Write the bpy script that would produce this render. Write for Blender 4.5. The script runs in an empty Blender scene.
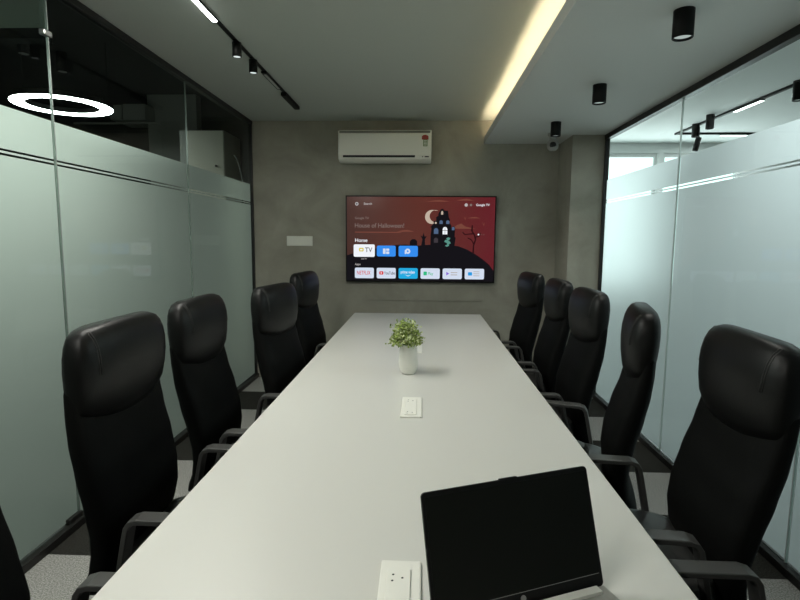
import bpy, math, random
from mathutils import Vector, Matrix
random.seed(7)
PI = math.pi
S = bpy.context.scene
COL = S.collection

# ------------------------------------------------------------------ camera, world, light, exposure
def setup_camera():
    pitch, yaw, roll, f = 0.1169, -0.0421, 0.0079, 520.67
    fwd = Vector((math.sin(yaw) * math.cos(pitch), math.cos(yaw) * math.cos(pitch), -math.sin(pitch)))
    r0 = Vector((math.cos(yaw), -math.sin(yaw), 0)); u0 = r0.cross(fwd)
    right = math.cos(roll) * r0 + math.sin(roll) * u0
    up = -math.sin(roll) * r0 + math.cos(roll) * u0
    cam = bpy.data.cameras.new('camera'); cam.sensor_width = 36; cam.lens = f * 36 / 800
    cam.clip_start = 0.05; cam.clip_end = 200
    o = bpy.data.objects.new('camera', cam); COL.objects.link(o)
    m = Matrix((right, up, -fwd)).transposed().to_4x4(); m.translation = Vector((0, 0, 1.406))
    o.matrix_world = m
    S.camera = o
setup_camera()

W = bpy.data.worlds.new('sky'); S.world = W; W.use_nodes = True
bg = W.node_tree.nodes['Background']
bg.inputs[0].default_value = (0.86, 0.97, 1.0, 1); bg.inputs[1].default_value = 2.2

def light(name, kind, loc, rot, power, col, size=None, size_y=None, parent=None, spot=None, blend=.6):
    l = bpy.data.lights.new(name, kind); l.energy = power; l.color = col
    if kind == 'AREA':
        l.shape = 'RECTANGLE'; l.size = size; l.size_y = size_y or size
    elif size: l.shadow_soft_size = size
    if spot: l.spot_size = spot; l.spot_blend = blend
    o = bpy.data.objects.new(name, l); COL.objects.link(o); o.location = loc; o.rotation_euler = rot
    if parent: o.parent = parent
    return o
NEUTRAL = (1.0, .985, 0.905); WARM = (1.0, 0.72, 0.36); DAY = (0.92, 0.975, 1.0)
# daylight entering through the neighbouring room's windows
light('window_daylight', 'AREA', (2.62, 6.05, 1.6), (-PI / 2, 0, 0), 20, DAY, 1.8, 1.4)
# unseen fill added close to the right glass, brightening its frosted band from above
light('neighbour_fill_light', 'AREA', (2.2, 1.9, 2.35), (0, 0, 0), 26, DAY, .3, 1.4)
# added area light without a lamp, grades the left frosted film brighter upwards
light('office_fill_light', 'AREA', (-2.35, 1.9, 2.35), (0, 0, 0), 30, (0.98, 1.0, 0.96), .3, 1.5)
VS = S.view_settings
VS.view_transform = 'Standard'; VS.look = 'None'; VS.exposure = 0.0; VS.gamma = 1.0; VS.use_curve_mapping = False

# ------------------------------------------------------------------ materials
MATS = {}
def nodes_of(name):
    m = bpy.data.materials.new(name); m.use_nodes = True
    MATS[name] = m
    nt = m.node_tree
    return m, nt, nt.nodes, nt.links
def pmat(name, col, rough=.5, metal=0, spec=.5, noise=None, bump=None, emit=None, estr=0, coat=0):
    """noise=(scale, amount) colour mottling; bump=(scale, strength)"""
    m, nt, N, L = nodes_of(name)
    b = N['Principled BSDF']
    b.inputs['Base Color'].default_value = (*col, 1); b.inputs['Roughness'].default_value = rough
    b.inputs['Metallic'].default_value = metal; b.inputs['Specular IOR Level'].default_value = spec
    b.inputs['Coat Weight'].default_value = coat
    if emit: b.inputs['Emission Color'].default_value = (*emit, 1); b.inputs['Emission Strength'].default_value = estr
    tc = N.new('ShaderNodeTexCoord')
    if noise:
        n = N.new('ShaderNodeTexNoise'); n.inputs['Scale'].default_value = noise[0]; n.inputs['Detail'].default_value = 6
        L.new(tc.outputs['Object'], n.inputs['Vector'])
        r = N.new('ShaderNodeValToRGB')
        r.color_ramp.elements[0].position = .3; r.color_ramp.elements[1].position = .7
        r.color_ramp.elements[0].color = (*[c * (1 - noise[1]) for c in col], 1)
        r.color_ramp.elements[1].color = (*[min(1, c * (1 + noise[1])) for c in col], 1)
        L.new(n.outputs['Fac'], r.inputs[0]); L.new(r.outputs[0], b.inputs['Base Color'])
    if bump:
        n2 = N.new('ShaderNodeTexNoise'); n2.inputs['Scale'].default_value = bump[0]; n2.inputs['Detail'].default_value = 4
        L.new(tc.outputs['Object'], n2.inputs['Vector'])
        bp = N.new('ShaderNodeBump'); bp.inputs['Strength'].default_value = bump[1]; bp.inputs['Distance'].default_value = .003
        L.new(n2.outputs['Fac'], bp.inputs['Height']); L.new(bp.outputs[0], b.inputs['Normal'])
    return m
def emat(name, col, strength):
    m, nt, N, L = nodes_of(name)
    N.remove(N['Principled BSDF'])
    e = N.new('ShaderNodeEmission'); e.inputs[0].default_value = (*col, 1); e.inputs[1].default_value = strength
    L.new(e.outputs[0], N['Material Output'].inputs[0])
    return m
def glass_mat(name, tint=(.92, .97, .95), refl=1.0):
    m, nt, N, L = nodes_of(name)
    N.remove(N['Principled BSDF'])
    t = N.new('ShaderNodeBsdfTransparent'); t.inputs[0].default_value = (*tint, 1)
    g = N.new('ShaderNodeBsdfGlossy'); g.inputs['Roughness'].default_value = .02; g.inputs[0].default_value = (refl, refl, refl, 1)
    f = N.new('ShaderNodeFresnel'); f.inputs[0].default_value = 1.24
    ge = N.new('ShaderNodeNewGeometry'); mu = N.new('ShaderNodeMath'); mu.operation = 'MULTIPLY_ADD'
    mu.inputs[1].default_value = -1; mu.inputs[2].default_value = 1      # only the face turned to the viewer reflects
    L.new(ge.outputs['Backfacing'], mu.inputs[0])
    m2 = N.new('ShaderNodeMath'); m2.operation = 'MULTIPLY'; L.new(f.outputs[0], m2.inputs[0]); L.new(mu.outputs[0], m2.inputs[1])
    x = N.new('ShaderNodeMixShader')
    L.new(m2.outputs[0], x.inputs[0]); L.new(t.outputs[0], x.inputs[1]); L.new(g.outputs[0], x.inputs[2])
    L.new(x.outputs[0], N['Material Output'].inputs[0])
    return m
def frost_mat(name, col, see=.3, own=.12):
    """etched film: mostly scattering, a little blurred see-through, a weak sheen"""
    m, nt, N, L = nodes_of(name)
    N.remove(N['Principled BSDF'])
    tl = N.new('ShaderNodeBsdfTranslucent'); tl.inputs[0].default_value = (*col, 1)
    df = N.new('ShaderNodeBsdfDiffuse'); df.inputs[0].default_value = (*[c * .55 for c in col], 1)
    rf = N.new('ShaderNodeBsdfRefraction'); rf.inputs[0].default_value = (*col, 1); rf.inputs['Roughness'].default_value = .6; rf.inputs['IOR'].default_value = 1.25
    a = N.new('ShaderNodeMixShader'); a.inputs[0].default_value = own
    b = N.new('ShaderNodeMixShader'); b.inputs[0].default_value = see
    L.new(tl.outputs[0], a.inputs[1]); L.new(df.outputs[0], a.inputs[2])
    L.new(a.outputs[0], b.inputs[1]); L.new(rf.outputs[0], b.inputs[2])
    L.new(b.outputs[0], N['Material Output'].inputs[0])
    return m
def carpet_mat():
    m, nt, N, L = nodes_of('carpet')
    b = N['Principled BSDF']; b.inputs['Roughness'].default_value = .95; b.inputs['Specular IOR Level'].default_value = .1
    tc = N.new('ShaderNodeTexCoord')
    sp = N.new('ShaderNodeSeparateXYZ'); L.new(tc.outputs['Object'], sp.inputs[0])
    ad = N.new('ShaderNodeMath'); ad.operation = 'ADD'; ad.inputs[1].default_value = 20 - .6; L.new(sp.outputs['Y'], ad.inputs[0])
    fr = N.new('ShaderNodeMath'); fr.operation = 'FRACT'; L.new(ad.outputs[0], fr.inputs[0])
    lt = N.new('ShaderNodeMath'); lt.operation = 'LESS_THAN'; lt.inputs[1].default_value = .5; L.new(fr.outputs[0], lt.inputs[0])
    n = N.new('ShaderNodeTexNoise'); n.inputs['Scale'].default_value = 170; n.inputs['Detail'].default_value = 2; L.new(tc.outputs['Object'], n.inputs['Vector'])
    r1 = N.new('ShaderNodeValToRGB'); r2 = N.new('ShaderNodeValToRGB')
    for r, c0, c1 in ((r1, (.016, .016, .014), (.045, .045, .04)), (r2, (.19, .19, .18), (.44, .44, .42))):
        r.color_ramp.elements[0].position = .36; r.color_ramp.elements[1].position = .64
        r.color_ramp.elements[0].color = (*c0, 1); r.color_ramp.elements[1].color = (*c1, 1)
        L.new(n.outputs['Fac'], r.inputs[0])
    mx = N.new('ShaderNodeMix'); mx.data_type = 'RGBA'
    L.new(lt.outputs[0], mx.inputs[0]); L.new(r1.outputs[0], mx.inputs[6]); L.new(r2.outputs[0], mx.inputs[7])
    L.new(mx.outputs[2], b.inputs['Base Color'])
    bp = N.new('ShaderNodeBump'); bp.inputs['Strength'].default_value = .5; bp.inputs['Distance'].default_value = .004
    L.new(n.outputs['Fac'], bp.inputs['Height']); L.new(bp.outputs[0], b.inputs['Normal'])
    return m
def cement_mat():
    m, nt, N, L = nodes_of('cement')
    b = N['Principled BSDF']; b.inputs['Roughness'].default_value = .7; b.inputs['Specular IOR Level'].default_value = .25
    tc = N.new('ShaderNodeTexCoord')
    n = N.new('ShaderNodeTexNoise'); n.inputs['Scale'].default_value = 2.2; n.inputs['Detail'].default_value = 9; n.inputs['Roughness'].default_value = .6; n.inputs['Distortion'].default_value = .6
    L.new(tc.outputs['Object'], n.inputs['Vector'])
    r = N.new('ShaderNodeValToRGB'); r.color_ramp.elements[0].position = .32; r.color_ramp.elements[1].position = .7
    r.color_ramp.elements[0].color = (.285, .272, .225, 1); r.color_ramp.elements[1].color = (.41, .395, .335, 1)
    L.new(n.outputs['Fac'], r.inputs[0]); L.new(r.outputs[0], b.inputs['Base Color'])
    return m
def screen_mat():
    """the picture's red dusk sky: brown at left to crimson at right"""
    m, nt, N, L = nodes_of('screen_picture')
    b = N['Principled BSDF']; b.inputs['Base Color'].default_value = (.01, .01, .01, 1); b.inputs['Roughness'].default_value = .15
    tc = N.new('ShaderNodeTexCoord'); sp = N.new('ShaderNodeSeparateXYZ'); L.new(tc.outputs['Generated'], sp.inputs[0])
    r = N.new('ShaderNodeValToRGB'); e = r.color_ramp.elements
    e[0].position = 0; e[0].color = (.11, .040, .032, 1); e[1].position = 1; e[1].color = (.235, .022, .034, 1)
    x = e.new(.5); x.color = (.20, .045, .032, 1)
    L.new(sp.outputs[0], r.inputs[0]); L.new(r.outputs[0], b.inputs['Emission Color']); b.inputs['Emission Strength'].default_value = .5
    return m

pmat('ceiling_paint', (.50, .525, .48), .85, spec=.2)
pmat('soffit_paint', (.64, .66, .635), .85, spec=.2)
cement_mat(); carpet_mat(); screen_mat()
pmat('black_frame', (.012, .012, .011), .45)
pmat('steel', (.55, .56, .55), .28, metal=1)
pmat('joint', (.22, .25, .235), .3); pmat('joint_pale', (.75, .8, .8), .3)
glass_mat('clear_glass')
frost_mat('frost_left', (.79, .86, .79), .34)
frost_mat('frost_right', (.84, .89, .895), .2)
pmat('laminate', (.66, .66, .625), .36, spec=.45)
pmat('laminate_edge', (.55, .55, .50), .5)
pmat('table_leg', (.50, .50, .47), .5)
pmat('leather', (.0038, .004, .0039), .42, spec=.26, bump=(160, .12))
pmat('leather_seat_lit', (.028, .029, .028), .42, spec=.5, bump=(160, .1))  # same leather made paler: light falling on the seat is put into its colour
pmat('leather_panel', (.0042, .0045, .0043), .6, spec=.10, bump=(160, .12))
pmat('stitch', (.03, .03, .028), .6)
pmat('black_plastic', (.03, .03, .029), .42)
pmat('arm_black', (.055, .056, .054), .38)
pmat('chrome', (.6, .6, .6), .2, metal=1)
pmat('white_plastic', (.86, .86, .80), .42)
pmat('ac_white', (.86, .85, .76), .45)
pmat('ac_grey', (.20, .20, .17), .5)
pmat('dark_slot', (.01, .01, .01), .6)
pmat('switch_white', (.80, .80, .73), .4)
pmat('vase_ceramic', (.76, .76, .70), .35, noise=(9, .08))
pmat('leaf_green', (.24, .32, .06), .6, noise=(30, .5))
pmat('leaf_pale', (.62, .68, .36), .6)
pmat('stem_green', (.06, .10, .02), .6)
pmat('laptop_grey', (.42, .42, .39), .35, metal=.3)
pmat('laptop_black', (.006, .006, .006), .4, spec=.25)
pmat('laptop_screen', (.0075, .0085, .007), .4, spec=.15)
pmat('logo_grey', (.25, .25, .25), .4)
pmat('key_grey', (.80, .80, .75), .5)
pmat('fixture_black', (.006, .0065, .006), .5, spec=.2)
emat('lens_dim', (.85, 1, .95), .45)
emat('linear_glow', (.95, 1.0, .97), 9)
emat('ring_glow', (.95, 1.0, .97), 24)
emat('led_warm', (1.0, .80, .53), 54)
pmat('reflector', (.5, .5, .47), .4)
pmat('cctv_white', (.36, .36, .34), .4)
pmat('office_black', (.018, .02, .019), .85)
pmat('office_dark', (.045, .05, .047), .8)
pmat('office_grey', (.32, .33, .30), .8)
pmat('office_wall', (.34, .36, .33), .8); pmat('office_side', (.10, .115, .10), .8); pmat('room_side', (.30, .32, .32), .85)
pmat('office_floor', (.03, .036, .032), .7)
pmat('locker_white', (.62, .61, .52), .5)
pmat('duct_grey', (.30, .31, .28), .6)
pmat('room_white', (.78, .80, .79), .85)
pmat('room_floor', (.09, .096, .09), .8)
pmat('bulkhead_grey', (.62, .70, .64), .8)
emat('ui_white', (.92, .95, 1.0), .95)
emat('ui_soft', (.85, .80, .80), .55)
emat('ui_dim', (.55, .42, .38), .35)
emat('ui_blue', (.04, .28, .90), .95)
emat('ui_cyan', (.02, .42, .78), .95)
emat('ui_pale', (.72, .80, .95), .9)
emat('ui_red', (.75, .02, .03), .9)
emat('ui_green', (.03, .55, .25), .9)
emat('ui_teal', (.12, .34, .28), .8)
emat('ui_purple', (.28, .16, .75), .9)
emat('ui_sky', (.02, .36, .85), .9)
emat('ui_yellow', (.75, .62, .03), .9)
emat('ui_black', (.010, .009, .012), .8)
emat('ui_ink', (.06, .05, .06), .8)
emat('ui_tree', (.035, .008, .010), .8)
emat('ui_moon', (.62, .50, .40), .85)
emat('ui_cloud', (.30, .10, .07), .6)
emat('ui_bluewin', (.10, .16, .28), .8)
pmat('sticker_red', (.40, .05, .03), .5)
pmat('sticker_green', (.20, .30, .12), .5)

# ------------------------------------------------------------------ mesh helpers
class MB:
    def __init__(s): s.v = []; s.f = []; s.mi = []; s.sm = []; s.mats = []
    def m(s, name):
        if name not in s.mats: s.mats.append(name)
        return s.mats.index(name)
    def add(s, vs, fs, mat, smooth=False):
        o = len(s.v); s.v += [tuple(v) for v in vs]; k = s.m(mat)
        for f in fs: s.f.append([i + o for i in f]); s.mi.append(k); s.sm.append(smooth)
    def box(s, x0, x1, y0, y1, z0, z1, mat):
        vs = [(x, y, z) for z in (z0, z1) for y in (y0, y1) for x in (x0, x1)]
        s.add(vs, [(0, 2, 3, 1), (4, 5, 7, 6), (0, 1, 5, 4), (2, 6, 7, 3), (0, 4, 6, 2), (1, 3, 7, 5)], mat)
    def ring_loft(s, rings, mat, smooth=True, cap=True, closed=False):
        n = len(rings[0]); vs = [p for r in rings for p in r]; fs = []
        R = len(rings)
        for i in range(R if closed else R - 1):
            for j in range(n):
                a, b = i * n + j, i * n + (j + 1) % n; i2 = (i + 1) % R
                fs.append((a, b, i2 * n + (j + 1) % n, i2 * n + j))
        if cap and not closed:
            fs.append(tuple(range(n - 1, -1, -1))); fs.append(tuple((R - 1) * n + j for j in range(n)))
        s.add(vs, fs, mat, smooth)
    def lathe(s, prof, mat, c=(0, 0, 0), n=24, cap=True, smooth=True):
        s.ring_loft([[(c[0] + r * math.cos(2 * PI * j / n), c[1] + r * math.sin(2 * PI * j / n), c[2] + z) for j in range(n)] for r, z in prof], mat, smooth, cap)
    def tube(s, pts, r, mat, n=8, closed=False):
        pts = [Vector(p) for p in pts]; rings = []
        prev = None; P = len(pts)
        for i, p in enumerate(pts):
            a = pts[(i - 1) % P] if closed or i else p; b = pts[(i + 1) % P] if closed or i < P - 1 else p
            t = (b - a).normalized()
            u = t.orthogonal().normalized() if prev is None else (prev - prev.dot(t) * t).normalized()
            prev = u; w = t.cross(u)
            rr = r[i] if isinstance(r, (list, tuple)) else r
            rings.append([p + rr * (math.cos(2 * PI * j / n) * u + math.sin(2 * PI * j / n) * w) for j in range(n)])
        s.ring_loft(rings, mat, True, not closed, closed)
    def prism(s, poly, y0, y1, mat, axis='y'):
        n = len(poly)
        def P(a, b, d): return (a, d, b) if axis == 'y' else ((a, b, d) if axis == 'z' else (d, a, b))
        vs = [P(a, b, y0) for a, b in poly] + [P(a, b, y1) for a, b in poly]
        fs = [tuple(range(n)), tuple(range(2 * n - 1, n - 1, -1))] + [(i, i + n, (i + 1) % n + n, (i + 1) % n) for i in range(n)]
        s.add(vs, fs, mat)
    def build(s, name, parent=None, bevel=0, seg=2, loc=None, subsurf=0, recalc=True):
        me = bpy.data.meshes.new(name); me.from_pydata(s.v, [], s.f)
        for n in s.mats: me.materials.append(MATS[n])
        me.polygons.foreach_set('material_index', s.mi); me.polygons.foreach_set('use_smooth', s.sm)
        me.update()
        import bmesh
        bm = bmesh.new(); bm.from_mesh(me)
        if recalc: bmesh.ops.recalc_face_normals(bm, faces=bm.faces)
        bm.to_mesh(me); bm.free()
        o = bpy.data.objects.new(name, me); COL.objects.link(o)
        if parent: o.parent = parent
        if loc: o.location = loc
        if bevel:
            b = o.modifiers.new('bevel', 'BEVEL'); b.width = bevel; b.segments = seg; b.limit_method = 'ANGLE'; b.angle_limit = math.radians(40)
        if subsurf:
            b = o.modifiers.new('subdivision', 'SUBSURF'); b.levels = subsurf; b.render_levels = subsurf
        return o
def empty(name, loc=(0, 0, 0), rz=0):
    o = bpy.data.objects.new(name, None); COL.objects.link(o); o.location = loc; o.rotation_euler = (0, 0, rz); o.empty_display_size = .1
    return o
def tag(o, label, cat, group=None, kind=None):
    o['label'] = label; o['category'] = cat
    if group: o['group'] = group
    if kind: o['kind'] = kind
    return o
def struct(o, label=None):
    o['kind'] = 'structure'
    if label: o['label'] = label
    return o
def sbox(name, x0, x1, y0, y1, z0, z1, mat, parent=None, label=None):
    b = MB(); b.box(x0, x1, y0, y1, z0, z1, mat); o = b.build(name, parent)
    if not parent: struct(o, label)
    return o
def children_of(o): return [c for c in bpy.data.objects if c.parent == o]
def copy_tree(o, parent=None):
    c = o.copy(); COL.objects.link(c)
    if parent: c.parent = parent
    for ch in children_of(o): copy_tree(ch, c)
    return c

# ------------------------------------------------------------------ the room
XL, XR, YB, YN, ZC, ZS, YP = -1.675, 1.576, 5.112, -1.6, 2.522, 2.307, 4.68
XC = .572                      # edge of the lower ceiling
sbox('floor', XL - .1, XR + .1, YN, YB + .02, -.06, 0, 'carpet', label='grey carpet tiles in dark and light rows')
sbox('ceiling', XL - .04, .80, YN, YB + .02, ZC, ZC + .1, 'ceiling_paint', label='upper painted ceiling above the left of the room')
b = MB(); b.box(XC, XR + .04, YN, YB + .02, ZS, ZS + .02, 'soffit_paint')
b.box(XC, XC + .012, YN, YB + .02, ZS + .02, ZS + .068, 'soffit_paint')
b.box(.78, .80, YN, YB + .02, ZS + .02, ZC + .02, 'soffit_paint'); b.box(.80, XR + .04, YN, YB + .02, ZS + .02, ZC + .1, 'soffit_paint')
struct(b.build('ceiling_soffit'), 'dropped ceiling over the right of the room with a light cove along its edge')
sbox('wall_back', XL - .022, XR, YB, YB + .12, 0, ZC + .1, 'cement', label='mottled grey cement wall carrying the television')
sbox('wall_pilaster', 1.284, XR, YP, YB, 0, ZS, 'cement', label='grey cement pilaster beside the right glass partition')
sbox('wall_near', XL - .1, XR + .1, YN - .1, YN, 0, ZC + .1, 'office_wall')
b = MB(); b.box(-.55, .60, YB - .009, YB, .80, 1.70, 'cement'); struct(b.build('trim_1', bevel=.002), 'thin cement coloured backing board below the television')

# left partition
def partition(name, X, y0, y1, zt, seams, frost, side, frame_w, label, door=None):
    """glass wall in the plane X; side=+1: room lies towards +X"""
    w = struct(empty(name, (X, y0, 0)), label)
    L0 = Vector((X, y0, 0))
    def loc(ob): ob.location = -L0; return ob
    b = MB(); b.box(X - .022, X + .022, y0, y1, zt - frame_w, zt, 'black_frame'); loc(b.build('top_frame', w, .002))
    b = MB(); b.box(X - .03, X + .03, y0, y1, 0, .038, 'black_frame'); loc(b.build('bottom_frame', w, .002))
    b = MB(); b.box(X - .018, X + .018, y1 - .026, y1 - .002, .038, zt - frame_w, 'black_frame'); loc(b.build('corner_frame', w, .002))
    b = MB(); b.box(X - .03, X + .03, y0, y0 + .04, .038, zt - frame_w, 'black_frame'); loc(b.build('corner_frame', w, .002))
    ys = [y0 + .04] + list(seams) + [y1 - .026]
    for a, c in zip(ys[:-1], ys[1:]):
        b = MB(); b.box(X - .005, X + .005, a + .003, c - .003, .038, zt - frame_w, 'clear_glass'); loc(b.build('glass_pane', w))
        fx = X - side * .0056
        b = MB()
        for z0, z1 in ((.045, 1.7255), (1.7345, 1.7435), (1.7525, 1.922)):
            vs = [(fx, a + .004, z0), (fx, c - .004, z0), (fx, c - .004, z1), (fx, a + .004, z1)]
            b.add(vs, [(0, 1, 2, 3)], frost)
        fo = loc(b.build('frosted_film', w, recalc=False))
        # film normals face the room
        if (fo.data.polygons[0].normal.x > 0) != (side > 0): fo.data.flip_normals()
    for sy in seams:
        b = MB(); b.box(X - .0052, X + .0052, sy - .0024, sy + .0024, .038, zt - frame_w, 'joint' if side > 0 else 'joint_pale'); loc(b.build('seam_joint', w))
    return w, loc
wl, locl = partition('wall_left', XL, -1.5, YB, ZC, [1.15, 2.36, 3.72], 'frost_left', 1, .035, 'left glass partition with a frosted band and black frame')
b = MB(); b.box(XL - .013, XL + .013, 2.325, 2.378, 2.283, 2.308, 'steel'); locl(b.build('patch_fitting', wl, .004))
b = MB(); b.box(XL - .013, XL + .013, 2.27, 2.37, .036, .062, 'black_frame'); locl(b.build('patch_fitting', wl, .004))
wr, locr = partition('wall_right', XR, -1.5, YP, ZS, [1.02, 2.16, 3.36], 'frost_right', -1, .042, 'right glass partition with a frosted band and black frame')

# ------------------------------------------------------------------ the office beyond the left partition
sbox('floor_office', -6.5, XL - .1, YN, 9.2, -.06, 0, 'office_floor')
sbox('ceiling_office', -6.5, XL - .04, YN, 9.2, 3.3, 3.4, 'office_black')
sbox('wall_office_upstand', XL - .04, XL + .02, YN, 9.2, ZC + .02, 3.3, 'office_black')
sbox('wall_office_side', -6.6, -6.5, YN, 9.2, 0, 3.3, 'office_side')
sbox('wall_office_back', -6.5, XL, 8.4, 8.5, 0, 3.3, 'office_dark')
sbox('wall_office_near', -6.5, XL, YN - .1, YN, 0, 3.3, 'office_side')
sbox('wall_office_return', XL - .12, XL - .04, YB + .12, 8.4, 0, 3.3, 'office_dark')
sbox('wall_office_partition', -3.72, -3.05, 7.1, 7.25, 0, 3.3, 'office_grey')
sbox('trim_2', -4.6, -2.525, 3.50, 3.56, 2.765, 3.3, 'bulkhead_grey', label='grey ceiling bulkhead beyond the left glass')
sbox('trim_3', -4.6, -2.52, 3.50, 3.60, 2.70, 2.765, 'office_black')

# ------------------------------------------------------------------ the room beyond the right partition
RX0, RX1, RY1, RZ = XR + .03, 5.6, 6.14, 2.5
sbox('floor_neighbour', XR + .1, RX1, YN, RY1, -.06, 0, 'room_floor')
sbox('ceiling_neighbour', XR + .04, RX1, YN, RY1 + .1, RZ, RZ + .1, 'room_white')
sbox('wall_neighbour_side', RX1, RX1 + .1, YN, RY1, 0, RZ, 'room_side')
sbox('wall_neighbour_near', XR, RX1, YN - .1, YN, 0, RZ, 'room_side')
sbox('wall_neighbour_left', XR - .02, XR + .05, YB + .12, RY1, 0, RZ, 'room_white')
b = MB()   # far wall with two window openings
wins = [(1.70, 2.645), (2.70, 3.55)]
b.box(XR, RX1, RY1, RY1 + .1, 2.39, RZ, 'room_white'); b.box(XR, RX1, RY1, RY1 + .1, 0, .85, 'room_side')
b.box(XR, wins[0][0], RY1, RY1 + .1, .85, 2.39, 'room_white'); b.box(wins[0][1], wins[1][0], RY1, RY1 + .1, .85, 2.39, 'room_white'); b.box(wins[1][1], RX1, RY1, RY1 + .1, .85, 2.39, 'room_white')
struct(b.build('wall_neighbour_back'))
for k, (a, c) in enumerate(wins):
    w = struct(empty('window_%d' % (k + 1), (a, RY1, .85)))
    b = MB()
    b.box(0, c - a, .03, .07, 0, .04, 'room_white'); b.box(0, c - a, .03, .07, 1.50, 1.54, 'room_white')
    b.box(0, .03, .03, .07, .04, 1.5, 'room_white'); b.box(c - a - .03, c - a, .03, .07, .04, 1.5, 'room_white')
    b.build('window_frame', w)
    b = MB(); b.box(.03, c - a - .03, .045, .05, .04, 1.5, 'clear_glass'); b.build('window_pane', w)

# ------------------------------------------------------------------ lamps
def downlight(x, y, z, label, r=.039, h=.104, group='ceiling downlights over the right of the room', power=15):
    d = tag(empty('ceiling_downlight', (x, y, z)), label, 'downlight', group)
    b = MB(); b.lathe([(r, 0), (r, -h), (r - .003, -h - .002), (r - .006, -h), (r - .006, -h + .012)], 'fixture_black', n=32, cap=False)
    b.lathe([(.0001, 0), (r, 0)], 'fixture_black', n=32, cap=False); b.build('housing', d)
    b = MB(); b.lathe([(r - .006, -h + .008), (r * .6, -h + .010), (.0005, -h + .010)], 'lens_dim', n=32, cap=False); b.build('lens', d)
    if power: light('downlight_beam', 'SPOT', (0, 0, -h - .004), (0, 0, 0), power, NEUTRAL, .03, parent=d, spot=math.radians(105), blend=.8)
    return d
downlight(1.016, 2.21, ZS, 'black cylinder downlight nearest the viewer on the low ceiling')
downlight(1.022, 3.21, ZS, 'black cylinder downlight in the middle of the low ceiling')
downlight(1.016, 4.19, ZS, 'black cylinder downlight above the small dome camera')

def linear_lamp(name, p0, p1, z, label, group=None, width=.026):
    """surface linear lamp between two points: housing and glowing diffuser, with its own light"""
    p0 = Vector(p0); p1 = Vector(p1); d = p1 - p0; Ln = d.length
    o = tag(empty(name, (*p0, z), math.atan2(d.y, d.x)), label, 'lamp', group)
    b = MB(); b.box(0, Ln, -width / 2 - .004, width / 2 + .004, -.008, 0, 'fixture_black'); b.build('housing', o, .002)
    b = MB(); b.box(.004, Ln - .004, -width / 2, width / 2, -.0125, -.0085, 'linear_glow'); b.build('diffuser', o, .002)
    return o, Ln
TX = -1.078
t = tag(empty('ceiling_track', (TX, 0, ZC)), 'thin black magnetic track running along the left ceiling', 'track')
b = MB(); b.box(-.012, -.008, -1.5, 4.52, -.006, 0, 'fixture_black'); b.box(.008, .012, -1.5, 4.52, -.006, 0, 'fixture_black'); b.box(-.008, .008, -1.5, 4.52, -.004, 0, 'fixture_black')
b.build('rail', t)
b = MB(); b.box(-.022, .022, 4.10, 4.54, -.034, -.0065, 'fixture_black'); b.build('end_feed', t, .003)
o, Ln = linear_lamp('linear_track_lamp', (TX, 1.42), (TX, 2.78), ZC - .0065, 'lit white linear lamp on the left ceiling track', 'linear lamps on the track')
light('linear_light', 'AREA', (Ln / 2, 0, -.016), (0, 0, 0), 27, NEUTRAL, Ln, .03, o)
o, Ln = linear_lamp('linear_track_lamp', (TX, -.9), (TX, .46), ZC - .0065, 'linear track lamp further back along the track behind the viewer', 'linear lamps on the track')
light('linear_light', 'AREA', (Ln / 2, 0, -.016), (0, 0, 0), 27, NEUTRAL, Ln, .03, o)
def track_spot(x, y, z, label, r=.026, h=.066, tilt=0, group='spotlights on the left track'):
    s = tag(empty('track_spotlight', (x, y, z)), label, 'spotlight', group)
    b = MB(); b.box(-.009, .009, -.04, .04, -.006, 0, 'fixture_black'); b.build('adapter', s, .002)
    b = MB(); b.lathe([(.0005, -.005), (r, -.005), (r, -.016 - h), (r - .004, -.018 - h), (r - .005, -.012 - h)], 'fixture_black', n=28, cap=False); b.build('housing', s)
    b = MB(); b.lathe([(r - .005, -.015 - h), (.0005, -.015 - h)], 'lens_lit', n=28, cap=False); b.build('lens', s)
    light('spot_beam', 'SPOT', (0, 0, -.020 - h), (0, 0, 0), 5, NEUTRAL, .02, parent=s, spot=math.radians(95), blend=.8)
    return s
emat('lens_lit', (.9, 1, .97), .8)
track_spot(TX + .003, 3.08, ZC - .0062, 'black track spotlight nearer to the lit linear lamp')
track_spot(TX + .003, 3.37, ZC - .0062, 'black track spotlight further from the lit linear lamp')
o = tag(empty('recessed_track_insert', (TX, 3.60, ZC - .0065)), 'short unlit grey insert lamp on the left track beyond the spotlights', 'lamp')
b = MB(); b.box(-.02, .02, 0, .40, -.012, 0, 'fixture_black'); b.build('housing', o, .002)
b = MB(); b.box(-.009, .009, .03, .37, -.016, -.012, 'reflector'); b.build('diffuser', o, .001)

# warm LED strip lying in the cove
o = sum_ = MB(); o.box(.592, .604, YN + .05, YB - .16, ZS + .0205, ZS + .026, 'led_warm')
tag(o.build('led_strip_light'), 'warm glowing light strip hidden in the ceiling cove', 'light strip')

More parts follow.
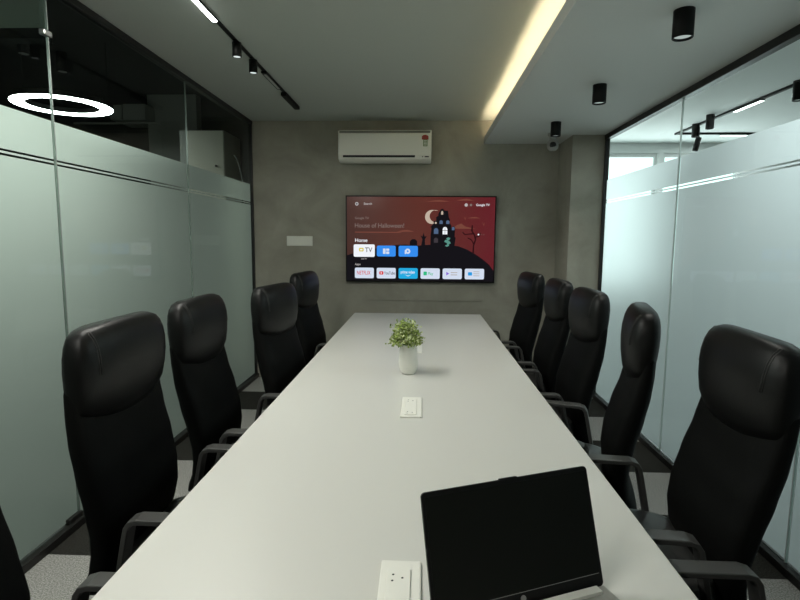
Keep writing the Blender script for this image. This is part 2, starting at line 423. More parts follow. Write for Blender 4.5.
# ring pendant in the office
rg = tag(empty('ring_pendant_lamp', (-3.52, 5.12, 2.67)), 'large glowing ring pendant lamp beyond the left glass', 'pendant lamp')
R0, R1 = .43, .31
b = MB(); b.lathe([(R1, .0), (R1, .05), (R0, .05), (R0, .0)], 'office_black', n=72, cap=False); b.build('ring_housing', rg)
b = MB(); b.lathe([(R1, .0), (R1 + .004, -.006), (R0 - .004, -.006), (R0, .0)], 'ring_glow', n=72, cap=False); b.build('diffuser', rg)
for k in range(3):
    b = MB(); a = 2 * PI * k / 3 + .3; b.tube([(.4 * math.cos(a), .4 * math.sin(a), .05), (.4 * math.cos(a), .4 * math.sin(a), .63)], .0018, 'office_black', 5); b.build('hanging_wire', rg)
for y, lab in ((4.99, 'dark office ceiling spot beyond the left glass nearer the bulkhead'), (5.52, 'dark office ceiling spot beyond the left glass above the ring lamp')):
    s = tag(empty('office_ceiling_spot', (-3.78, y, 3.3)), lab, 'spotlight', 'office ceiling spots')
    b = MB(); b.lathe([(.0005, 0), (.05, 0), (.05, -.19), (.044, -.19), (.044, -.18)], 'office_black', n=20, cap=False); b.build('housing', s)
    b = MB(); b.lathe([(.044, -.186), (.0005, -.186)], 'reflector', n=20, cap=False); b.build('lens', s)
# air duct pieces high in the office
o = tag(empty('air_duct', (-4.12, 6.9, 2.90)), 'grey air duct box high beyond the left glass', 'air duct')
b = MB(); b.box(0, .16, 0, .5, .03, .22, 'duct_grey'); b.build('duct_section', o, .006)
b = MB(); b.box(.20, .50, -.05, .45, .02, .22, 'duct_grey'); b.build('duct_section', o, .006)
b = MB(); b.box(-.5, .66, .0, .04, -.02, .0, 'office_grey'); b.build('support_rail', o, .003)
# tall white cabinet
o = tag(empty('tall_cabinet', (-2.555, 5.5, 0)), 'tall cream white cabinet beyond the left glass near the back wall', 'cabinet')
b = MB(); b.box(0, .47, .02, .50, 0, 2.515, 'locker_white'); b.build('body', o, .004)
b = MB(); b.box(.085, .466, 0, .018, .05, 2.51, 'locker_white'); d = b.build('door', o, .004)
b = MB(); b.lathe([(.0005, 0), (.011, 0), (.011, .02), (.0005, .02)], 'black_frame', n=14); k_ = b.build('knob', d); k_.rotation_euler = (PI / 2, 0, 0); k_.location = (.386, 0, 2.15)
b = MB(); b.box(.002, .080, .004, .018, .05, 2.51, 'office_wall'); b.build('side_panel', o, .003)
b = MB(); pts = [(-1.96 + .11 * math.sin(k / 12 * 1.5), 5.45 - .02 * k / 12, 2.25 - .62 * (k / 12) ** 1.6) for k in range(13)]; b.tube(pts, .006, 'office_wall', 8)
tag(b.build('hanging_cable'), 'thin pale cable hanging beside the tall cabinet beyond the glass', 'cable')
# neighbour room track lighting
nt_ = tag(empty('neighbour_track', (2.57, 0, RZ)), 'black track with two arms on the ceiling beyond the right glass', 'track')
b = MB(); b.box(-.012, .012, 1.5, 5.60, -.018, 0, 'fixture_black'); b.build('rail', nt_)
b = MB(); b.box(-.0115, .86, 5.565, 5.589, -.0185, -.0005, 'fixture_black'); b.build('rail', nt_)
o, Ln = linear_lamp('linear_track_lamp', (2.57, 4.22), (2.57, 4.58), RZ - .019, 'lit linear lamp beyond the right glass pointing along the partition', 'linear lamps beyond the right glass')
light('linear_light', 'AREA', (Ln / 2, 0, -.016), (0, 0, 0), 10, DAY, Ln, .03, o)
o, Ln = linear_lamp('linear_track_lamp', (3.01, 5.577), (3.38, 5.577), RZ - .019, 'lit linear lamp beyond the right glass running crosswise by the windows', 'linear lamps beyond the right glass')
light('linear_light', 'AREA', (Ln / 2, 0, -.016), (0, 0, 0), 10, DAY, Ln, .03, o)
G = 'cylinder spotlights beyond the right glass'
downlight(2.555, 5.17, RZ, 'black ceiling cylinder beyond the right glass closest to the windows', .033, .118, G, 0)
downlight(2.49, 4.80, RZ, 'black ceiling cylinder beyond the right glass between window end and lit lamp', .033, .118, G, 0)
downlight(2.56, 3.82, RZ, 'black ceiling cylinder beyond the right glass nearest the viewer', .036, .13, G, 0)
s = tag(empty('hanging_spotlight', (2.655, 5.30, RZ)), 'tilted black spotlight hanging under the track beyond the right glass', 'spotlight')
b = MB(); b.tube([(0, 0, 0), (0, 0, -.11)], .006, 'fixture_black', 8); b.build('stem', s)
b = MB(); b.lathe([(.0005, 0), (.026, 0), (.026, -.13), (.0005, -.13)], 'fixture_black', n=20, cap=False); h_ = b.build('housing', s); h_.location = (0, 0, -.10); h_.rotation_euler = (0, .22, 0)

# dome camera on the back wall
o = tag(empty('security_camera', (1.10, 4.62, ZS)), 'small white security camera hanging from the low ceiling near the back wall', 'camera')
b = MB(); b.lathe([(.0005, 0), (.044, 0), (.044, -.018), (.030, -.032), (.028, -.05), (.0005, -.05)], 'cctv_white', n=28); b.build('mount', o)
b = MB(); b.lathe([(.0005, .048), (.030, .044), (.045, .022), (.050, -.005), (.045, -.032), (.028, -.050), (.0005, -.055)], 'cctv_white', n=28); m_ = b.build('body', o); m_.location = (0, 0, -.092)
b = MB(); b.lathe([(.0005, .012), (.015, .010), (.026, .004), (.030, -.012), (.0005, -.012)], 'dark_slot', n=24); m_ = b.build('lens', o); m_.location = (-.006, -.040, -.105); m_.rotation_euler = (PI / 2 + .45, 0, 0)

# ------------------------------------------------------------------ air conditioner
ac = tag(empty('air_conditioner', (-.79, YB, 2.118)), 'white split air conditioner on the grey wall above the television', 'air conditioner')
b = MB(); w_ = .86
prof = [(0, .02), (0, .284), (-.17, .284), (-.195, .272), (-.205, .055), (-.19, .018), (-.14, .0), (-.03, .0)]
b.prism(prof, 0, w_, 'ac_white', axis='x'); b.build('body', ac, .006, 3)
b = MB(); b.box(.012, w_ - .012, -.206, -.19, .066, .246, 'ac_white'); b.build('front_panel', ac, .004)
b = MB(); b.box(.012, w_ - .012, -.202, -.15, .252, .270, 'ac_grey'); b.build('air_inlet', ac, .002)
b = MB(); b.box(.045, .71, -.2075, -.18, .034, .052, 'dark_slot'); b.build('outlet_slot', ac)
b = MB(); b.box(.80, .838, -.2075, -.19, .036, .044, 'dark_slot'); b.box(.775, .785, -.2075, -.19, .037, .043, 'dark_slot'); b.build('display', ac)
b = MB()
cx, cz = w_ - .058, .192
b.prism([(cx - .03, cz), (cx - .03, cz + .018)] + [(cx + .032 * math.cos(a), cz + .018 + .024 * math.sin(a)) for a in [PI * (1 - k / 10) for k in range(1, 10)]] + [(cx + .03, cz + .018), (cx + .03, cz)], -.2085, -.206, 'sticker_red')
b.prism([(cx - .018, cz - .06), (cx - .018, cz), (cx + .022, cz), (cx + .022, cz - .06)], -.2084, -.206, 'sticker_green')
for k in range(4): b.box(cx - .012, cx + .016, -.2088, -.208, cz - .052 + k * .013, cz - .046 + k * .013, 'ac_white')
st_ = b.build('energy_label', ac); st_['label'] = 'red and green energy rating sticker'

# ------------------------------------------------------------------ television
TVX, TVZ, TVW, TVH = -.744, .987, 1.442, .830
tv = tag(empty('television', (TVX, YB, TVZ)), 'large wall mounted television showing a red haunted house home screen', 'television')
b = MB(); b.box(0, TVW, -.058, -.028, 0, TVH, 'laptop_black'); b.build('bezel', tv, .003)
b = MB(); b.box(.25, TVW - .25, -.0275, -.0095, .12, TVH - .15, 'laptop_black'); b.build('wall_mount', tv)
SX0, SX1, SZ0, SZ1 = .012, TVW - .012, .016, TVH - .012
b = MB(); b.box(SX0, SX1, -.0592, -.0582, SZ0, SZ1, 'screen_picture'); scr = b.build('screen', tv)
# picture coordinates: u 0..1 from left, v 0..1 from top
def U(u): return SX0 + u * (SX1 - SX0)
def V(v): return SZ1 - v * (SZ1 - SZ0)
layer = [0]
def flat(mb, poly, mat, lift):
    y = -.0594 - lift * .0002
    n = len(poly); mb.add([(U(u), y, V(v)) for u, v in poly], [tuple(range(n))], mat)
def disc(u, v, r, n=20, a0=0, a1=2 * PI):
    asp = (SX1 - SX0) / (SZ1 - SZ0)
    return [(u + r * math.cos(a0 + (a1 - a0) * k / n), v + r * asp * math.sin(a0 + (a1 - a0) * k / n)) for k in range(n)]
def rrect(u0, v0, u1, v1, r=.010):
    asp = (SX1 - SX0) / (SZ1 - SZ0); out = []
    for cu, cv, a in ((u1 - r, v1 - r * asp, 0), (u0 + r, v1 - r * asp, PI / 2), (u0 + r, v0 + r * asp, PI), (u1 - r, v0 + r * asp, 3 * PI / 2)):
        for k in range(5): q = a + k / 4 * PI / 2; out.append((cu + r * math.cos(q), cv + r * asp * math.sin(q)))
    return out
def text(mb, s, u, v, size, mat, lift=6, align='LEFT', squeeze=1.0):
    """lettering as mesh: baseline-left at (u, v); size = cap height share of the screen height"""
    c = bpy.data.curves.new('t', 'FONT'); c.body = s; c.size = size * (SZ1 - SZ0) / .69; c.align_x = align; c.offset = .00035
    o = bpy.data.objects.new('t', c); COL.objects.link(o)
    dg = bpy.context.evaluated_depsgraph_get(); me = o.evaluated_get(dg).to_mesh()
    vs = [(U(u) + p.co.x * squeeze, -.0594 - lift * .0002, V(v) + p.co.y) for p in me.vertices]; fs = [tuple(p.vertices) for p in me.polygons]
    mb.add(vs, fs, mat); o.evaluated_get(dg).to_mesh_clear(); bpy.data.objects.remove(o); bpy.data.curves.remove(c)
# clouds
for u, v, w, h in ((.62, .045, .16, .010), (.80, .03, .12, .012), (.79, .36, .17, .012), (.40, .40, .12, .012), (.86, .24, .09, .008)):
    b = MB(); flat(b, [(u - w / 2, v + h), (u - w * .2, v - h * .4), (u + w * .1, v - h), (u + w / 2, v + h)], 'ui_cloud', 1); b.build('drawn_cloud', scr)
b = MB(); flat(b, [(.72, .37), (.745, .33), (.775, .31), (.80, .34), (.83, .37)], 'ui_cloud', 1); b.build('drawn_cloud', scr)
for u, v in ((.79, .22), (.915, .29)): b = MB(); flat(b, [(u, v), (u + .012, v + .03), (u + .02, v - .005), (u + .013, v + .05)], 'ui_cloud', 2); b.build('drawn_bat', scr)
# hill
b = MB()
pts = [(0, 1), (0, .70), (.06, .665), (.14, .635), (.24, .60), (.32, .575), (.40, .565), (.47, .58), (.56, .565), (.68, .565), (.76, .58), (.82, .62), (.88, .68), (.93, .74), (.97, .80), (1, .87), (1, 1)]
flat(b, pts, 'ui_black', 2)
flat(b, [(.43, .60), (.43, .525), (.445, .50), (.465, .50), (.48, .525), (.48, .60)], 'ui_black', 3)
flat(b, [(.505, .60), (.515, .50), (.50, .45), (.515, .47), (.523, .42), (.53, .47), (.545, .46), (.532, .50), (.535, .60)], 'ui_black', 3)
b.build('drawn_hill', scr)
b = MB()
def branch(pts, w):
    for (u0, v0), (u1, v1) in zip(pts[:-1], pts[1:]):
        d = math.hypot(u1 - u0, (v1 - v0) * .56) or 1; nx, ny = -(v1 - v0) * .56 / d * w, (u1 - u0) / d * w / .56
        flat(b, [(u0 + nx, v0 + ny), (u0 - nx, v0 - ny), (u1 - nx * .7, v1 - ny * .7), (u1 + nx * .7, v1 + ny * .7)], 'ui_tree', 3)
branch([(.86, .66), (.862, .56), (.875, .50), (.865, .44), (.848, .40), (.85, .33)], .006); branch([(.87, .47), (.90, .46), (.905, .42)], .004); branch([(.86, .43), (.80, .44), (.785, .41)], .004); branch([(.862, .55), (.845, .50), (.82, .48)], .004)
b.build('drawn_tree', scr)
# moon
b = MB(); asp = (SX1 - SX0) / (SZ1 - SZ0)
outer = [(.578 + .047 * math.cos(a), .235 + .047 * asp * math.sin(a)) for a in [math.radians(-65 - 12 * k) for k in range(20)]]
inner = [(.602 + .040 * math.cos(a), .225 + .040 * asp * math.sin(a)) for a in [math.radians(-65 - 12 * k) for k in range(20)]]
for k in range(19): flat(b, [outer[k], outer[k + 1], inner[k + 1], inner[k]], 'ui_moon', 2)
b.build('drawn_moon', scr)
# house
b = MB()
flat(b, [(.570, .62), (.570, .45), (.576, .36), (.566, .36), (.59, .31), (.588, .29), (.605, .28), (.608, .25), (.60, .25), (.625, .21), (.617, .21), (.636, .145), (.650, .135), (.662, .16), (.685, .16), (.692, .24), (.700, .27), (.695, .30), (.708, .33), (.712, .365), (.722, .34), (.735, .36), (.733, .47), (.74, .48), (.73, .62)], 'ui_black', 4)
flat(b, [(.596, .37), (.607, .30), (.622, .37)], 'ui_black', 4)
b.build('drawn_house', scr)
def win(u, v, w, h, mat, more=None):
    b = MB(); flat(b, [(u - w, v + h), (u - w, v - h * .4), (u - w * .6, v - h * .85), (u, v - h), (u + w * .6, v - h * .85), (u + w, v - h * .4), (u + w, v + h)][::-1], mat, 5)
    if more: more(b)
    b.build('drawn_window', scr)
win(.646, .185, .007, .022, 'ui_moon'); win(.667, .395, .016, .045, 'ui_white', lambda b: (flat(b, [(.666, .35), (.668, .35), (.668, .44), (.666, .44)], 'ui_ink', 6), flat(b, [(.651, .39), (.683, .39), (.683, .396), (.651, .396)], 'ui_ink', 6))); win(.607, .40, .015, .035, 'ui_bluewin'); win(.607, .51, .014, .03, 'ui_ink')
win(.64, .295, .011, .022, 'ui_bluewin'); win(.685, .295, .011, .022, 'ui_bluewin'); win(.722, .37, .009, .02, 'ui_bluewin')
b = MB(); flat(b, disc(.604, .305, .007, 10), 'ui_moon', 5); b.build('drawn_window', scr)
b = MB(); flat(b, [(.676, .487), (.690, .475), (.705, .483), (.697, .507), (.688, .513), (.700, .523), (.708, .545), (.694, .56), (.697, .575), (.682, .588), (.668, .575), (.682, .562), (.683, .545), (.664, .530), (.668, .507), (.682, .505)], 'ui_teal', 5); b.build('drawn_ghost', scr)
# titles and status icons
b = MB(); text(b, 'House of Halloween!', .052, .365, .052, 'ui_dim', squeeze=.93); t_ = b.build('title_text', scr); t_['label'] = 'faded title House of Halloween!'
b = MB(); text(b, 'Google TV', .055, .265, .026, 'ui_dim'); b.build('caption_text', scr)
b = MB(); flat(b, [(.055, .415), (.37, .415), (.37, .426), (.055, .426)], 'ui_cloud', 3); b.build('caption_text', scr)
b = MB(); text(b, 'Home', .054, .538, .042, 'ui_white'); b.build('heading_text', scr)
b = MB(); text(b, 'Apps', .054, .818, .024, 'ui_soft'); b.build('heading_text', scr)
b = MB(); text(b, 'Live TV', .098, .748, .016, 'ui_soft', squeeze=.9); b.build('heading_text', scr)
b = MB(); flat(b, disc(.068, .085, .012), 'ui_soft', 3); flat(b, disc(.068, .085, .006, 10), 'ui_ink', 4); b.build('search_icon', scr)
b = MB(); text(b, 'Search', .115, .095, .026, 'ui_soft'); b.build('search_text', scr)
b = MB(); flat(b, disc(.806, .092, .011), 'ui_soft', 3); b.build('status_icon', scr)
b = MB(); flat(b, disc(.838, .092, .009, 8), 'ui_dim', 3); b.build('status_icon', scr)
b = MB(); text(b, 'Google TV', .872, .103, .026, 'ui_white', squeeze=.95); b.build('account_text', scr)
b = MB(); flat(b, disc(.893, .44, .006, 10), 'ui_white', 3)
for k in range(2): flat(b, disc(.913 + .016 * k, .44, .003, 8), 'ui_dim', 3)
b.build('page_dots', scr)
# tiles
def tile(u0, v0, u1, v1, mat, lab=None, fn=None, lift=4):
    b = MB(); flat(b, rrect(u0, v0, u1, v1), mat, lift)
    if fn: fn(b, u0, v0, u1, v1)
    o = b.build('app_tile', scr)
    if lab: o['label'] = lab
def f_tv(b, u0, v0, u1, v1):
    asp_ = .045; flat(b, rrect(u0 + .037, v0 + .042, u0 + .068, v0 + .085, .004), 'ui_yellow', 5); flat(b, rrect(u0 + .044, v0 + .055, u0 + .061, v0 + .073, .003), 'ui_white', 6); text(b, 'TV', u0 + .078, v0 + .092, .055, 'ui_ink', squeeze=.9)
tile(.046, .567, .191, .717, 'ui_white', 'white selected tile reading TV', f_tv)
def f_shop(b, u0, v0, u1, v1):
    flat(b, rrect(u0 + .042, v0 + .035, u0 + .06, v0 + .10, .003), 'ui_pale', 5); flat(b, rrect(u0 + .064, v0 + .035, u0 + .085, v0 + .062, .003), 'ui_pale', 5); flat(b, rrect(u0 + .064, v0 + .070, u0 + .085, v0 + .10, .003), 'ui_pale', 5)
tile(.205, .580, .334, .710, 'ui_blue', 'first bright blue tile', f_shop)
def f_play(b, u0, v0, u1, v1):
    flat(b, disc(u0 + .062, v0 + .065, .018), 'ui_pale', 5); flat(b, [(u0 + .057, v0 + .05), (u0 + .072, v0 + .065), (u0 + .057, v0 + .08)], 'ui_blue', 6); flat(b, rrect(u0 + .042, v0 + .05, u0 + .05, v0 + .10, .003), 'ui_pale', 5)
tile(.354, .580, .485, .710, 'ui_blue', 'second bright blue tile', f_play)
xs = [.054 + .1505 * k for k in range(6)]
y0_, y1_ = .848, .976
tile(xs[0], y0_, xs[0] + .131, y1_, 'ui_pale', 'white tile reading NETFLIX in red', lambda b, u0, v0, u1, v1: text(b, 'NETFLIX', u0 + .013, v0 + .084, .046, 'ui_red', squeeze=.66))
def f_yt(b, u0, v0, u1, v1):
    flat(b, rrect(u0 + .018, v0 + .042, u0 + .046, v0 + .082, .006), 'ui_red', 5); flat(b, [(u0 + .028, v0 + .051), (u0 + .039, v0 + .062), (u0 + .028, v0 + .073)], 'ui_white', 6); text(b, 'YouTube', u0 + .051, v0 + .080, .036, 'ui_ink', squeeze=.68)
tile(xs[1], y0_, xs[1] + .131, y1_, 'ui_pale', 'white tile reading YouTube', f_yt)
def f_pv(b, u0, v0, u1, v1):
    text(b, 'prime video', u0 + .014, v0 + .065, .036, 'ui_white', squeeze=.68); flat(b, [(u0 + .04, v0 + .078), (u0 + .064, v0 + .092), (u0 + .09, v0 + .078), (u0 + .064, v0 + .100)], 'ui_white', 5)
tile(xs[2], y0_, xs[2] + .131, y1_, 'ui_cyan', 'cyan tile reading prime video', f_pv)
def f_misc(c, txt):
    def g(b, u0, v0, u1, v1):
        flat(b, rrect(u0 + .02, v0 + .04, u0 + .043, v0 + .085, .004), c, 5); text(b, txt, u0 + .05, v0 + .08, .034, c, squeeze=.8)
    return g
tile(xs[3], y0_, xs[3] + .131, y1_, 'ui_pale', 'white tile with a green icon', f_misc('ui_green', 'Play'))
def f_lines(c, c2):
    def g(b, u0, v0, u1, v1):
        flat(b, [(u0 + .025, v0 + .04), (u0 + .045, v0 + .062), (u0 + .025, v0 + .085)], c, 5)
        for k in range(2): flat(b, rrect(u0 + .055, v0 + .043 + k * .028, u0 + .10, v0 + .054 + k * .028, .003), c2, 5)
    return g
tile(xs[4], y0_, xs[4] + .131, y1_, 'ui_pale', 'white tile with a purple arrow', f_lines('ui_purple', 'ui_soft'))
def f_last(b, u0, v0, u1, v1):
    flat(b, rrect(u0 + .022, v0 + .042, u0 + .05, v0 + .082, .004), 'ui_sky', 5)
    for k in range(3): flat(b, rrect(u0 + .058, v0 + .032 + k * .024, u0 + .10, v0 + .041 + k * .024, .003), 'ui_soft', 5)
tile(xs[5], y0_, xs[5] + .131, y1_, 'ui_pale', 'white tile with a blue icon', f_last)

# switch plate on the wall
o = tag(empty('switch_plate', (-1.334, YB, 1.330)), 'wide white switch plate on the grey wall left of the television', 'switch plate')
b = MB(); b.box(0, .255, -.012, 0, 0, .096, 'switch_white'); b.build('plate', o, .004)
b = MB()
b.box(.018, .237, -.016, -.012, .014, .082, 'switch_white'); b.build('switch_cover', o, .002)

# ------------------------------------------------------------------ table
TL, TR, T0, T1, TZ = -.5955, .518, .22, 4.57, .75
tb = tag(empty('conference_table', (0, 0, 0)), 'long white laminate conference table down the middle of the room', 'table')
b = MB(); b.box(TL, TR, T0, T1, TZ - .03, TZ, 'laminate'); b.build('tabletop', tb, .003)
for y in (.55, 2.35, 4.20):
    b = MB(); b.box(-.36, .28, y, y + .05, 0, TZ - .03, 'table_leg'); b.build('leg', tb, .003)
b = MB(); b.box(-.06, -.02, .60, 2.35, .38, .70, 'table_leg'); b.box(-.06, -.02, 2.40, 4.20, .38, .70, 'table_leg'); b.build('stretcher', tb, .003)

def socket_box(y0, label):
    o = tag(empty('table_socket_box', (-.0745, y0, TZ)), label, 'socket box', 'socket boxes along the table')
    b = MB(); b.box(0, .080, 0, .238, 0, .007, 'white_plastic'); b.build('plate', o, .003)
    b = MB(); b.box(.014, .060, .016, .205, .007, .0105, 'white_plastic'); ins = b.build('socket_insert', o, .0015)
    for ky in (.035, .177):
        b = MB()
        for (dx, dy) in ((-.009, .009), (-.010, -.009), (.009, .0)):
            b.lathe([(.0024, 0), (.0024, .0003), (.0002, .0004)], 'dark_slot', (.035 + dx, ky + dy, .0105), 10)
        b.build('socket_hole', ins)
socket_box(.752, 'white socket box on the table beside the laptop')
socket_box(1.855, 'white socket box on the table in front of the plant vase')
socket_box(2.955, 'white socket box on the table behind the plant vase')

# vase with a plant
vs_ = tag(empty('potted_plant', (-.062, 2.50, TZ)), 'bushy yellow green plant in a small white vase on the table', 'plant')
b = MB(); b.lathe([(.0005, 0), (.030, 0), (.036, .006), (.046, .030), (.0475, .055), (.045, .10), (.041, .143), (.0385, .146), (.036, .143), (.040, .09), (.0005, .08)], 'vase_ceramic', n=36); b.build('vase_body', vs_)
b = MB()
tips = []; z0 = .0815
for k in range(46):
    a = random.uniform(0, 2 * PI); rr = math.sqrt(random.random())
    r = .072 * rr; z = z0 + .085 + .108 * math.sqrt(max(0, 1 - rr ** 2)) * random.uniform(.35, 1) - .02 * rr
    x, y = r * math.cos(a) - .010, r * math.sin(a)
    tips.append((x, y, z)); q = .022
    b.tube([(q * rr * math.cos(a), q * rr * math.sin(a), z0 - .001), (q * 1.2 * rr * math.cos(a), q * 1.2 * rr * math.sin(a), z0 + .055), (x * .75, y * .75, z0 + .055 + (z - z0 - .055) * .6), (x, y, z)], .0011, 'stem_green', 5)
so = b.build('stem', vs_); so['kind'] = 'stuff'
b = MB()
for (x, y, z) in tips:
    for j in range(30):
        p = Vector((x, y, z)) + Vector((random.gauss(0, .014), random.gauss(0, .014), random.gauss(-.010, .015)))
        p.z = max(p.z, z0 + .060 + random.random() * .015)
        d = Vector((random.uniform(-1, 1), random.uniform(-1, 1), random.uniform(-.3, 1))).normalized(); s_ = d.orthogonal().normalized(); n_ = d.cross(s_)
        l = random.uniform(.010, .016); w = l * .45
        b.add([p, p + d * l * .5 + s_ * w + n_ * .001, p + d * l, p + d * l * .5 - s_ * w + n_ * .001, p + d * l * .5 - n_ * .0015], [(0, 1, 4), (1, 2, 4), (2, 3, 4), (3, 0, 4)], random.choice(['leaf_green', 'leaf_green', 'leaf_pale']), True)
b.build('foliage', vs_)['kind'] = 'stuff'

# ------------------------------------------------------------------ laptop
lx, ly, lrot, ltilt, lw, lh = .1886, .854, .385, .3076, .3456, .2125
lp = tag(empty('laptop', (lx, ly, TZ), lrot), 'open silver laptop with a dark screen at the near end of the table', 'laptop')
b = MB(); b.box(-lw / 2, lw / 2, -.228, .004, .003, .0165, 'laptop_grey'); b.build('base', lp, .004, 3)
b = MB()
for r_ in range(5):
    for c_ in range(14):
        x = -lw / 2 + .024 + c_ * .0210; y = -.045 - r_ * .0195
        b.box(x, x + .018, y - .0165, y, .0166, .0180, 'key_grey')
b.build('keyboard', lp)
b = MB(); b.box(-.055, .055, -.218, -.150, .0166, .0170, 'laptop_grey'); b.build('touchpad', lp)
b = MB(); b.box(-lw / 2 + .03, lw / 2 - .022, -.019, -.002, .0166, .0235, 'key_grey'); b.build('speaker_bar', lp, .001)
ld = empty('lid', (0, .004, .0185)); ld.parent = lp; ld.rotation_euler = (-ltilt, 0, 0)
def rr_poly(x0, x1, z0, z1, r, n=6, bot=None):
    out = []
    for cx, cz, a, q in ((x1 - r, z1 - r, 0, r), (x0 + r, z1 - r, PI / 2, r), (x0 + r, z0 + r, PI, r), (x1 - r, z0 + r, 3 * PI / 2, r)):
        for k in range(n + 1): t2 = a + k / n * PI / 2; out.append((cx + q * math.cos(t2), cz + q * math.sin(t2)))
    return out
b = MB(); b.prism(rr_poly(-lw / 2, lw / 2, -.004, lh, .008), 0, .006, 'laptop_black'); b.build('bezel', ld, .001)
b = MB(); b.box(-lw / 2 + .006, lw / 2 - .006, -.0006, 0, .020, lh - .008, 'laptop_screen'); b.build('display', ld)
b = MB(); b.box(-lw / 2 + .008, lw / 2 - .008, -.0010, -.0006, .0192, .0202, 'logo_grey'); b.build('display_edge', ld)
b = MB(); b.prism([(.0055 * math.cos(2 * PI * k / 20), .009 + .0055 * math.sin(2 * PI * k / 20)) for k in range(20)], -.0008, 0, 'logo_grey'); b.build('logo', ld)
b = MB(); b.box(-.018, .018, -.001, .0065, lh - .001, lh + .002, 'laptop_black'); b.build('webcam_lip', ld, .0008)

# ------------------------------------------------------------------ chairs
def lerp_table(tab, z):
    for (z0, *a), (z1, *c) in zip(tab[:-1], tab[1:]):
        if z <= z1:
            k = max(0, (z - z0) / (z1 - z0)); k = k * k * (3 - 2 * k) * .35 + k * .65
            return [p + (q - p) * k for p, q in zip(a, c)]
    return list(tab[-1][1:])
def sup_ring(xf, xb, w, z, n=40, ex=3.2, bulge=0, dip=0):
    """rounded box section: xf front x, xb back x, w width"""
    cx, hx, hw = (xf + xb) / 2, (xf - xb) / 2, w / 2; out = []
    for k in range(n):
        a = 2 * PI * k / n; c, s = math.cos(a), math.sin(a)
        px = abs(c) ** (2 / ex) * (1 if c >= 0 else -1); py = abs(s) ** (2 / ex) * (1 if s >= 0 else -1)
        x = cx + hx * px + (bulge * (1 - py * py) if px > 0 else 0)
        out.append((x, hw * py, z - dip * max(0, px) * (1 - py * py)))
    return out
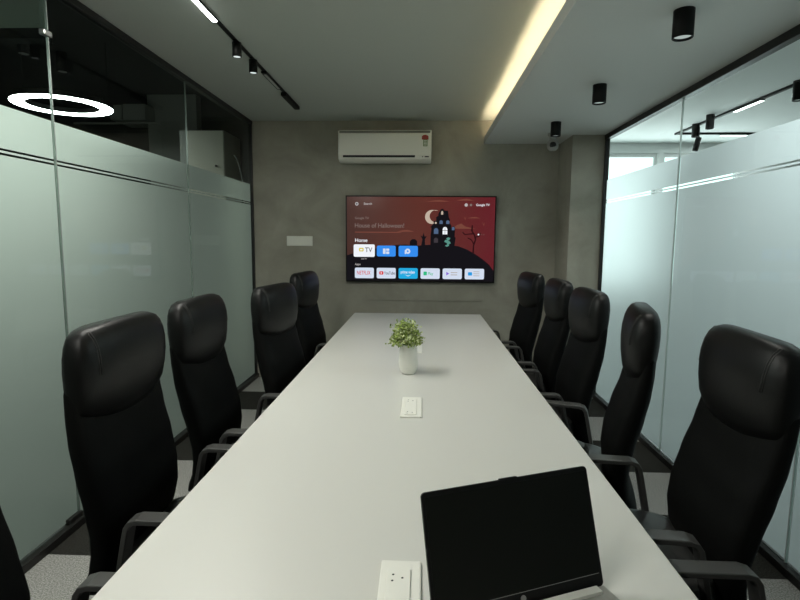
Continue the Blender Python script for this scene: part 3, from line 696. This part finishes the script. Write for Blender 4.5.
#       z     front  back   width
BACK = [(.34, -.325, -.405, .36), (.37, -.315, -.395, .39), (.42, -.290, -.374, .415), (.48, -.272, -.366, .432), (.54, -.264, -.368, .444), (.62, -.270, -.384, .454), (.72, -.295, -.408, .460), (.82, -.328, -.426, .460), (.90, -.348, -.433, .457), (.96, -.362, -.434, .455), (.98, -.365, -.432, .450)]
def make_chair():
    r = empty('office_chair')
    # upholstered back
    b = MB(); zs = [.34 + .02 * k for k in range(33)]
    rings = [sup_ring(*(lambda t: (t[0], t[1], t[2]))(lerp_table(BACK, z)), z, bulge=.004) for z in zs if z <= .981]
    for q in (.5, .85):   # close the lower end softly
        pass
    b.ring_loft(rings, 'leather_panel'); b.build('backrest', r)
    # headrest roll with a smile shaped lower edge
    b = MB(); rings = []
    H = [(.893, -.366, -.424, .425, .036), (.903, -.349, -.426, .442, .036), (.93, -.337, -.430, .450, .032), (.975, -.330, -.438, .458, .022), (1.02, -.328, -.443, .461, .008), (1.06, -.331, -.444, .459, 0), (1.092, -.338, -.442, .449, -.004), (1.116, -.348, -.438, .430, -.008), (1.134, -.360, -.430, .398, -.010), (1.144, -.376, -.418, .34, -.010)]
    for z, xf, xb, w, dip in H: rings.append(sup_ring(xf, xb, w, z, 56, 3.6, .012, dip))
    b.ring_loft(rings, 'leather'); hd = b.build('headrest', r)
    for sgn in (-1, 1):   # double stitching where the side caps meet the roll
        for off in (.003, .010):
            b = MB(); yy = sgn * (.190 - off); pts = []
            for z, xf, xb, w, dip in H[4:]:
                hw = w / 2
                if abs(yy) > hw - .006: continue
                py = abs(yy) / hw; ex = 3.6
                px = (1 - py ** ex) ** (1 / ex); cx, hx = (xf + xb) / 2, (xf - xb) / 2
                pts.append((cx + hx * px + .012 * (1 - py * py) + .0006, yy, z - dip * px * (1 - py * py)))
            b.tube(pts, .0013, 'stitch', 5); b.build('stitching', hd)
    # side seam on the back
    # seat
    b = MB(); rings = []
    for z, g in ((.375, .93), (.385, .97), (.40, 1), (.445, 1), (.462, .985), (.470, .955), (.473, .88)):
        rings.append([(x, y, zz) for x, y, zz in sup_ring(-.07 + .27 * g, -.07 - .24 * g, .445 * g, z, 44, 4.2)])
    b.ring_loft(rings, 'leather_seat_lit'); b.build('seat', r)
    # arms: flat steel loops
    for sgn in (-1, 1):
        y = sgn * .245; path = [(-.240, .395), (-.228, .46), (-.206, .57), (-.197, .610), (-.187, .625), (-.168, .631), (.12, .631), (.152, .625), (.170, .605), (.176, .57), (.165, .43), (.155, .395)]
        b = MB(); rings = []; n = len(path)
        for i, (x, z) in enumerate(path):
            a = Vector(path[max(0, i - 1)]); c = Vector(path[min(n - 1, i + 1)]); t = (c - a).normalized(); nn = Vector((-t.y, t.x)); h = .0075
            wd = .026
            rings.append([(x - nn.x * h, y - wd, z - nn.y * h), (x + nn.x * h, y - wd, z + nn.y * h), (x + nn.x * h, y + wd, z + nn.y * h), (x - nn.x * h, y + wd, z - nn.y * h)])
        b.ring_loft(rings, 'arm_black', False)
        b.build('armrest', r, .003)
    b = MB(); b.box(-.25, -.22, -.272, .272, .355, .374, 'black_plastic'); b.box(.14, .17, -.272, .272, .355, .374, 'black_plastic'); b.box(-.23, .15, -.09, .09, .33, .3745, 'black_plastic'); 
    for sgn in (-1, 1):
        b.box(-.252, -.218, sgn * .245 - .026, sgn * .245 + .026, .355, .40, 'black_plastic'); b.box(.138, .172, sgn * .245 - .026, sgn * .245 + .026, .355, .40, 'black_plastic')
    b.build('seat_mechanism', r, .003)
    b = MB(); b.lathe([(.028, .10), (.028, .20), (.019, .20), (.019, .335)], 'black_plastic', n=20); b.build('gas_column', r)
    b = MB(); b.lathe([(.045, .075), (.045, .12), (.03, .13)], 'black_plastic', n=20)
    for k in range(5):
        a = 2 * PI * k / 5 + .3; c, s = math.cos(a), math.sin(a)
        rings = []
        for q, w, h0, h1 in ((.03, .026, .075, .115), (.16, .022, .07, .10), (.29, .017, .066, .086)):
            rings.append([(q * c - w * s * e1, q * s + w * c * e1, hh) for e1, hh in ((-1, h0), (1, h0), (1, h1), (-1, h1))])
        b.ring_loft(rings, 'black_plastic', False)
    sb = b.build('star_base', r, .003)
    for k in range(5):
        a = 2 * PI * k / 5 + .3; c, s = math.cos(a), math.sin(a); b = MB()
        for e1 in (-.014, .014):
            rings = [[(.28 * c - (e1 + t3) * s + .026 * math.cos(u) * c, .28 * s + (e1 + t3) * c + .026 * math.cos(u) * s, .028 + .026 * math.sin(u)) for u in [2 * PI * j / 16 for j in range(16)]] for t3 in (-.009, .009)]
            b.ring_loft(rings, 'black_plastic')
        b.tube([(.28 * c, .28 * s, .03), (.28 * c, .28 * s, .07)], .008, 'black_plastic', 8)
        b.build('caster', sb)
    return r
proto = make_chair()
first = [True]
def place(x, y, rz, label, tilt=0):
    global proto
    o = proto if first[0] else copy_tree(proto)
    first[0] = False
    o.location = (x, y, 0); o.rotation_euler = (0, 0, rz)
    pz, px = .46, -.28                      # recline of the back about its lower joint
    for ch in children_of(o):
        if ch.name.split('.')[0] in ('backrest', 'headrest'):
            c_, s_ = math.cos(tilt), math.sin(tilt)
            ch.rotation_euler = (0, tilt, 0); ch.location = (px - (px * c_ + pz * s_), 0, pz - (-px * s_ + pz * c_))
    tag(o, label, 'chair', 'black high-backed chairs around the table')
D = math.radians
# right side faces -X
place(.556, 1.572, PI - D(5), 'black leather high-backed chair nearest the viewer in full on the right of the table', -D(1.5))
place(.515, 2.225, PI - D(17), 'black leather chair second on the right, turned sideways, next to the nearest right one')
place(.51, 2.82, PI, 'black leather chair in the middle of the right row')
place(.525, 3.50, PI, 'black leather chair second from the back wall on the right of the table')
place(.49, 4.16, PI + D(7), 'black leather chair closest to the back wall on the right of the table')
place(.60, .94, PI, 'black leather chair at the near right corner with only an armrest in view')
# left side faces +X
place(-.605, 1.575, 0, 'black leather high-backed chair largest on the left of the table', D(4))
place(-.59, 2.225, 0, 'black leather chair second on the left, behind the largest left one')
place(-.445, 2.82, -D(10), 'black leather chair third on the left, in front of the furthest left one')
place(-.53, 3.95, -D(8), 'black leather chair furthest back on the left, partly behind the third left chair')
place(-.565, .82, 0, 'black leather chair at the near left corner, mostly outside the picture')
